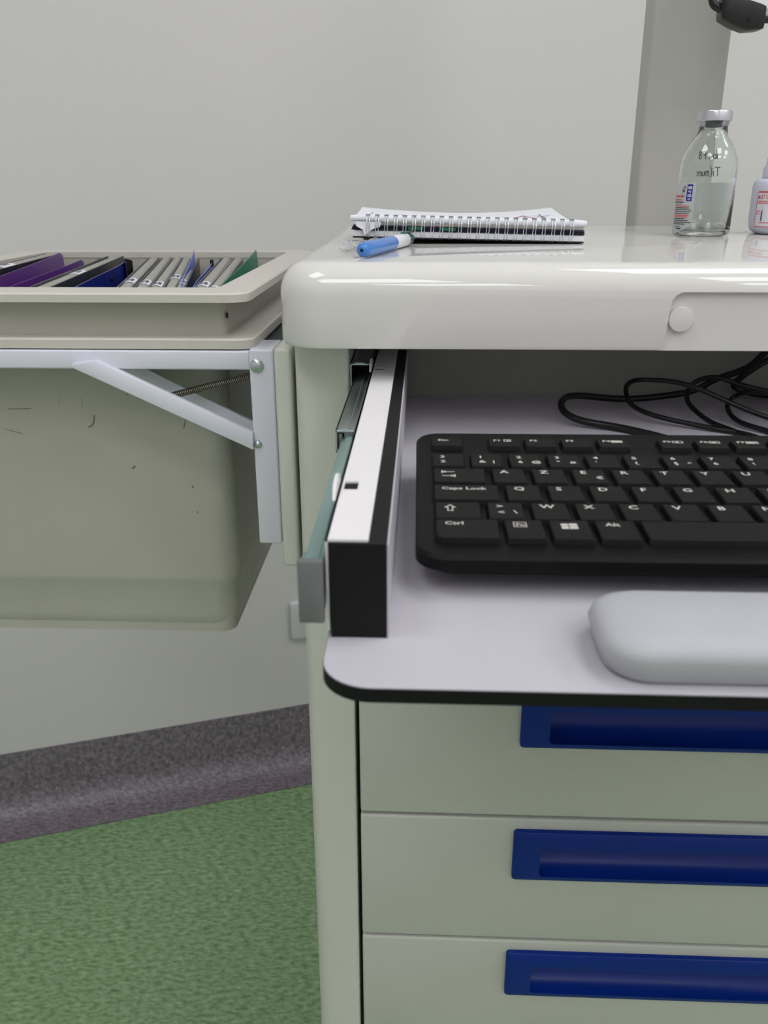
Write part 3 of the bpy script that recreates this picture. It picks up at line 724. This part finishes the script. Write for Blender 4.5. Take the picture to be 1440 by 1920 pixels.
# torn scrap hanging at the left end
tb = bmesh.new(); P = [(-W_ + .003, -.0028, .0118), (-W_ + .022, -.0030, .0118), (-W_ + .0215, -.0034, .0085), (-W_ + .016, -.0036, .0066), (-W_ + .010, -.0036, .0024), (-W_ + .009, -.0034, .0060), (-W_ + .004, -.0030, .0085)]
tb.faces.new([tb.verts.new(p) for p in P]); obj('torn_scrap', solid(tb, .0002), 'paper', nb, True, 0)
# twin-wire coils, each a part
coil = None
hole = bmesh.new()
for i in range(23):
    x = -W_ + .0125 + i * (W_ - .0125 - .0105) / 22
    if coil is None:
        b = bmesh.new()
        for s in (-.0010, .0010):
            pts = []
            for k in range(13):
                a = math.radians(118 - k * 17.2)
                pts.append((s + .0002 * math.sin(a * 2), .0022 - .0066 * math.cos(math.radians(k * 15 - 90)) , .0085 + .0082 * math.cos(math.radians(k * 15))))
            tube([Vector(p) for p in pts], .00036, 6, bm=b)
        coil = obj('wire_coil', b, 'wire', nb, True, 80); coil.location.x = x
    else:
        c = coil.copy(); COL.objects.link(c); c.parent = nb; c.location.x = x
    if i % 7: c_ = c if i else coil; c_.rotation_euler.z = random.uniform(-.04, .04)
    for a0, a1 in ((172, 155), (155, 138)):
        q = [(.0015 - .0026 * math.sin(math.radians(a)), .0139 - .00295 * math.cos(math.radians(a))) for a in (a0, a1)]
        hole.faces.new([hole.verts.new(p) for p in ((x - .0017, *q[0]), (x + .0017, *q[0]), (x + .0017, *q[1]), (x - .0017, *q[1]))])
obj('punched_holes', hole, 'ink', nb, True, 0)

# ================================================================== PEN
pd = Vector((.0295, .128, .0)).normalized(); pyaw = math.atan2(pd.y, pd.x)
pen = thing('marker_pen', 'blue-capped white marker pen lying in front of the notebook', 'pen', (-.0366, .5345, CZ - .0428), Matrix.Rotation(pyaw, 3, 'Z'))
def xl(prof, seg=24, zc=.0047):
    return loft([[(x, r * math.cos(2 * math.pi * k / seg), zc + r * math.sin(2 * math.pi * k / seg)) for k in range(seg)] for x, r in prof])
obj('cap', xl([(0, .0018), (.0008, .0030), (.0025, .0040), (.006, .0045), (.03, .0046), (.0700, .0046), (.0715, .0044)]), 'penblue', pen, True, label='blue rounded cap')
obj('vent_hole', disc((.0002, 0, .0047), (-1, 0, 0), .0011, .0005, 16), 'dark', pen, True)
obj('barrel', xl([(.0712, .0043), (.0718, .0045), (.105, .0045), (.1075, .0038)]), 'penwhite', pen, True)
obj('end_plug', xl([(.1072, .0036), (.1190, .0036), (.1200, .0030)]), 'pengreen', pen, True)
obj('clip', box(.098, .124, -.0016, .0016, .0085, .0100, .0005, 2), 'pengreen', pen, True)
# ================================================================== CRUMPLED WRAPPER
random.seed(3)
wb = bmesh.new(); NN = 10
pts_ = {}
for i in range(NN + 1):
    for j in range(NN + 1):
        pts_[i, j] = (-.0560 + .0260 * i / NN + random.uniform(-.0014, .0014), .5850 + .075 * j / NN + random.uniform(-.0014, .0014), -.0426 + abs(math.sin(i * 1.9 + j * .8)) * .0022 + (i / NN) * .0015 * random.random() + (j / NN) * .0022 * random.random())
vv = {k: wb.verts.new(p) for k, p in pts_.items()}
for i in range(NN):
    for j in range(NN):
        if (i - 5) ** 2 + (j - 5) ** 2 < 44: wb.faces.new((vv[i, j], vv[i + 1, j], vv[i + 1, j + 1], vv[i, j + 1]))
for v in [v for v in wb.verts if not v.link_faces]: wb.verts.remove(v)
tag(obj('plastic_wrapper', solid(wb, .00015), 'film', smooth=0), 'crumpled clear plastic wrapper beside the blue pen cap', 'wrapper')

# ================================================================== GLASS BOTTLE
BX, BY, BZ = .2336, .7735, -.0429
bt = thing('infusion_bottle', 'clear glass infusion bottle with aluminium cap and white label on the worktop', 'bottle', (BX, BY, CZ + BZ))
outp = [(.0170, .0004), (.0205, .0003), (.0224, .0018), (.0228, .0050), (.0229, .0400), (.0229, .0500), (.0227, .0560), (.0219, .0605), (.0198, .0658), (.0168, .0715), (.0132, .0762), (.0116, .0790), (.0112, .0815), (.0110, .0840), (.0118, .0850), (.0122, .0870), (.0122, .0925)]
inp = [(.0075, .0925), (.0075, .0860), (.0094, .0805), (.0102, .0785), (.0118, .0757), (.0155, .0708), (.0185, .0652), (.0205, .0602), (.0213, .0555), (.0215, .0500), (.0214, .0400), (.0212, .0065), (.0190, .0042), (.0120, .0046), (.0040, .0058)]
b = bmesh.new(); lathe([(.0040, .0016)] + outp[:0] + [(.0120, .0012)] + outp + inp, 0, 0, 48, b, True, True)
obj('glass_body', b, 'glass', bt, True, 60)
obj('crimp_cap', lathe([(.0100, .0880), (.0132, .0880), (.0135, .0884), (.0135, .0945), (.0131, .0954), (.0090, .0956), (.0085, .0951)], 0, 0, 40, None, True, True), 'alu', bt, True)
obj('rubber_stopper', lathe([(.0070, .0862), (.0071, .0915), (.0120, .0926), (.0120, .0949)], 0, 0, 32, None, True, True), 'rubber', bt, True)
def wrap(bm, r, a0=0):      # x (metres along the arc) -> angle measured from the side facing the room, y -> height
    for v in bm.verts:
        t = v.co.x / r + a0; rr_ = r + v.co.z; v.co = Vector((rr_ * math.sin(t), -rr_ * math.cos(t), v.co.y))
    return bm
def cgrid(x0, x1, z0f, z1, r, a0=0, n=40, m_=6):
    return wrap(grid(lambda u, v: (x0 + (x1 - x0) * u, z0f(u) + (z1 - z0f(u)) * v, 0), n, m_), r, a0)
LR = .02305; a1_ = math.radians(-36)
# label runs from just left of front, round the left and the back, to the right side
b = cgrid(-.0920, 0, lambda u: .0085 + max(0, .0 - 0) - (.0085 - .0015) * max(0, min(1, (1 - u) * 92 / 16)) * (1 if u > .45 else 1) * .95, .0415, LR, a1_)
lab_ = obj('label', b, 'thin_label', bt, True, 60)
bb_ = bars([(-.0078, .0275, -.0026, .0405)], 0); bmesh.ops.subdivide_edges(bb_, edges=bb_.edges[:], cuts=4, use_grid_fill=True)
obj('label_panel', wrap(bb_, LR + .0001, a1_), 'bluep', lab_, True, 60)
def ltext(s, x, z, size, m_, nm, sx=1.0, bold=.01):
    q = text_bm(s, size, bold, sx); q.transform(Matrix.Translation((x, z, 0)))
    obj(nm, wrap(q, LR + .0002, a1_), m_, lab_, True, 0)
ltext('1000', -.0075, .0368, .0031, 'label', 'label_text', .72, .03); ltext('mg', -.0065, .0345, .0024, 'label', 'label_text', .9, .02)
ltext('100', -.0072, .0308, .0031, 'label', 'label_text', .85, .03); ltext('ml', -.0062, .0285, .0024, 'label', 'label_text', .9, .02)
def lines(rows, m_, nm, r_, a_, par):
    b = bmesh.new()
    for (x0, x1, z, h) in rows:
        x = x0
        while x < x1:                       # broken into word-length dashes like small print
            w_ = random.uniform(.0010, .0030); e = min(x + w_, x1)
            b.faces.new([b.verts.new(p) for p in ((x, z, 0), (e, z, 0), (e, z + h, 0), (x, z + h, 0))]); x = e + .0004
    obj(nm, wrap(b, r_ + .0002, a_), m_, par, True, 0)
lines([(-.024, -.0112, .0305, .0014), (-.024, -.0118, .0280, .0009), (-.022, -.0042, .0232, .0008), (-.022, -.0038, .0160, .0009), (-.022, -.0046, .0150, .0006)], 'red', 'label_text', LR, a1_, lab_)
lines([(-.024, -.0100, .0262, .0009), (-.022, -.0125, .0248, .0005), (-.022, -.0042, .0219, .0008), (-.022, -.0022, .0206, .0006), (-.022, -.0016, .0192, .0006), (-.022, -.0036, .0177, .0006), (-.022, -.0070, .0136, .0006), (-.022, -.0040, .0122, .0006), (-.022, -.0012, .0108, .0006), (-.022, -.0064, .0094, .0006), (-.020, -.0110, .0075, .0004), (-.016, -.0100, .0055, .0012)], 'blackp', 'label_text', LR, a1_, lab_)
b = bmesh.new()   # small drawn mark left of the blue panel
ell = [(-.0108 + .0017 * math.cos(a), .0350 + .0042 * math.sin(a)) for a in [math.radians(40 + 25 * k) for k in range(12)]]
for p, q in zip(ell, ell[1:]):
    d = Vector((q[0] - p[0], q[1] - p[1], 0)).normalized(); n = Vector((-d.y, d.x, 0)) * .0002; p = Vector((*p, 0)); q = Vector((*q, 0))
    b.faces.new([b.verts.new(v) for v in (p - n, q - n, q + n, p + n)])
bars([(-.0120, .0345, -.0108, .0362), (-.0106, .0340, -.0102, .0388), (-.0098, .0355, -.0090, .0358), (-.0098, .0380, -.0088, .0384)], 0, b)
obj('label_mark', wrap(b, LR + .0002, a1_), 'blackp', lab_, True, 0)
# handwriting on the far side, read backwards through the glass
def stroke(paths, ox, oz, sc_, wd, r_fn, a0, nm):
    b = bmesh.new()
    for path in paths:
        pp = [Vector((ox + p[0] * sc_, oz + p[1] * sc_, 0)) for p in path]
        if len(pp) > 2: pp = spline(pp, 4)
        for p, q in zip(pp, pp[1:]):
            d = (q - p).normalized(); n = Vector((-d.y, d.x, 0)) * wd / 2; e = d * wd * .3
            b.faces.new([b.verts.new(v) for v in (p - n - e, q - n + e, q + n + e, p + n - e)])
    for v in b.verts:
        x, z = v.co.x, v.co.y; r = r_fn(z); t = x / .022 + a0; v.co = Vector((r * math.sin(t), -r * math.cos(t), z))
    obj(nm, b, 'blackp', bt, True, 0)
def rz(z):
    q = outp[3:]
    for (r0, z0), (r1, z1) in zip(q, q[1:]):
        if z0 <= z <= z1: return r0 + (r1 - r0) * (z - z0) / (z1 - z0) + .00015
    return .0231
# glyphs as pen strokes (units: 1 = cap height), x rightwards for the writer
T = [[(0, 1), (1.0, 1.05)], [(.5, 1.05), (.45, 0)], [(1.25, .6), (1.2, 0)], [(1.25, .85), (1.26, .9)], [(1.75, 1.2), (1.55, .6), (1.6, 0), (1.8, -.05)],
     [(2.0, 0), (2.05, .55), (2.3, .5), (2.3, 0)], [(2.3, .4), (2.6, .55), (2.6, 0)], [(2.8, .5), (2.8, .1), (3.1, .05), (3.15, .5), (3.2, 0)], [(3.4, 0), (3.4, .5), (3.7, .45), (3.75, 0)], [(3.75, .4), (4.0, .5), (4.1, 0)]]
T = [[(p[0] + p[1] * .12, p[1] * 1.45) for p in q] for q in T]
stroke(T, -.0155, .0468, .0046, .00075, rz, math.pi - .05, 'handwriting')
T2 = [[(0, 1.2), (0, 0)], [(.5, .6), (.05, .3), (.55, 0)], [(.75, .5), (.75, 0)], [(1.1, .1), (1.12, .14)], [(1.5, .5), (1.5, 0)], [(1.5, .4), (1.9, .5)], [(2.2, .9), (2.15, 0)], [(2.2, .9), (2.75, 1.0)], [(2.15, .5), (2.6, .55)], [(3.4, 1.0), (3.1, .75), (3.5, .35), (3.2, .0), (3.0, .3), (3.6, .8), (3.4, 1.0)]]
T2 = [[(p[0] + p[1] * .10, p[1] * 1.3) for p in q] for q in T2]
stroke(T2, -.0125, .0605, .0046, .00085, rz, math.pi - .02, 'handwriting')

# ================================================================== WHITE BOTTLE
WBX, WBY = .3140, .8030 - .0
wbt = thing('plastic_bottle', 'white plastic bottle with red-framed warning label at the right edge of the worktop', 'bottle', (WBX + .001, .799, CZ - .0429))
obj('bottle_body', lathe([(.0220, .0000), (.0270, .0006), (.0305, .0030), (.0320, .0065), (.0326, .0120), (.0328, .0380), (.0322, .0418), (.0300, .0440), (.0262, .0450)], 0, 0, 48, None, True, True), 'whitepl', wbt, True, 50)
obj('screw_cap', lathe([(.0250, .0450), (.0262, .0454), (.0262, .0530), (.0245, .0560), (.0242, .0620), (.0225, .0640)], 0, 0, 48, None, True, True), 'whitepl', wbt, True, 40)
WR = .0330; wa = math.radians(-59)
def fr_rect(x0, x1, z0, z1, t, r):
    b = bmesh.new(); o = rr(x0, x1, z0, z1, r, 4); i = rr(x0 + t, x1 - t, z0 + t, z1 - t, max(.0003, r - t), 4); n = len(o)
    A = [b.verts.new((*p, 0)) for p in o]; B = [b.verts.new((*p, 0)) for p in i]
    for k in range(n): j = (k + 1) % n; b.faces.new((A[k], A[j], B[j], B[k]))
    bmesh.ops.subdivide_edges(b, edges=[e for e in b.edges if e.calc_length() > .004], cuts=6)
    return b
lf = cgrid(-.0100, .0370, lambda u: .0060, .0350, WR, wa, 30, 2)
wl = obj('label', lf, 'label', wbt, True, 60)
q = fr_rect(-.0098, .0368, .0062, .0348, .0007, .002)
obj('label_frame', wrap(q, WR + .00015, wa), 'red', wl, True, 60)
q = bars([(-.0080, .0336, .0350, .0346)], 0); bmesh.ops.subdivide_edges(q, edges=q.edges[:], cuts=12, use_grid_fill=True); obj('label_band', wrap(q, WR + .0002, wa), 'red', wl, True, 0)
tb_ = text_bm('LET OP!', .0044, .02, .75); tb_.transform(Matrix.Translation((-.0060, .0290, 0))); obj('label_text', wrap(tb_, WR + .0002, wa), 'red', wl, True, 0)
b = bmesh.new(); b.faces.new([b.verts.new(p) for p in ((-.0084, .0290, 0), (-.0064, .0290, 0), (-.0074, .0322, 0))]); obj('warning_mark', wrap(b, WR + .0002, wa), 'blackp', wl, True, 0)
lines([(-.0085, .020, .0265, .0007), (-.0085, .022, .0250, .0007), (-.0085, -.0040, .0185, .0007), (-.0085, -.0048, .0165, .0007), (-.004, .012, .0095, .0007)], 'red', 'label_text', WR, wa, wl)
b = bars([(-.0028, .0112, -.0012, .0186), (-.0023, .0186, -.0017, .0206), (-.00205, .0206, -.00195, .0238), (-.0030, .0184, -.0010, .0187)], 0); obj('syringe_mark', wrap(b, WR + .0002, wa), 'ink', wl, True, 0)

# ================================================================== MONITOR CORNER AND CABLE ADAPTER
mn = thing('monitor', 'white monitor on the mast, only its lower left corner in view', 'monitor', (.42, .825, CZ + .1245))
obj('casing', loft([[(p[0], y, p[1]) for p in rr(.2410 + e, .62 - e, .1245 + e, .42 - e, .012)] for y, e in ((.790, .003), (.793, 0), (.826, 0), (.830, .003))]), 'monitor', mn)
obj('screen', box(.256, .606, .7892, .7902, .150, .405), 'dark', mn)
obj('mount', box(.225, .255, .8305, .8940, .22, .30), 'grey_plastic', mn)
obj('mount_arm', box(.24, .40, .8305, .8400, .23, .29), 'grey_plastic', mn)
vc = thing('cable_adapter', 'chunky black cable adapter hanging below the white monitor', 'adapter', (.246, .775, CZ + .115))
sec = []
for t, w2, h2, dz in ((0, .0065, .0070, 0), (.03, .0085, .0100, 0), (.12, .0088, .0108, -.0002), (.3, .0090, .0122, -.0010), (.6, .0090, .0132, -.0014), (.88, .0088, .0112, -.0004), (.97, .0082, .0100, 0), (1, .0060, .0070, 0)):
    c = Vector((.2275, .775, .1250)) + (Vector((.2625, .778, .1180)) - Vector((.2275, .775, .1250))) * t
    sec.append([(c.x, c.y + p[0], c.z + dz + p[1] * .78) for p in rr(-w2, w2, -h2, h2, .002, 4)])
obj('housing', loft(sec), 'cable', vc, smooth=80)
obj('cable_lead', tube(spline([(.229, .775, .1245), (.2225, .776, .1290), (.2225, .779, .1400), (.234, .784, .150), (.245, .784, .160)], 8), .0032, 10), 'cable', vc, smooth=80)
obj('cable_lead', tube(spline([(.2610, .778, .1182), (.268, .779, .1180), (.276, .780, .1215), (.285, .790, .128)], 8), .0028, 10), 'cable', vc, smooth=80)
obj('screw_hole', disc((.2490, .7665, .1165), (0, -1, 0), .0012, .0004, 10), 'dark', vc)
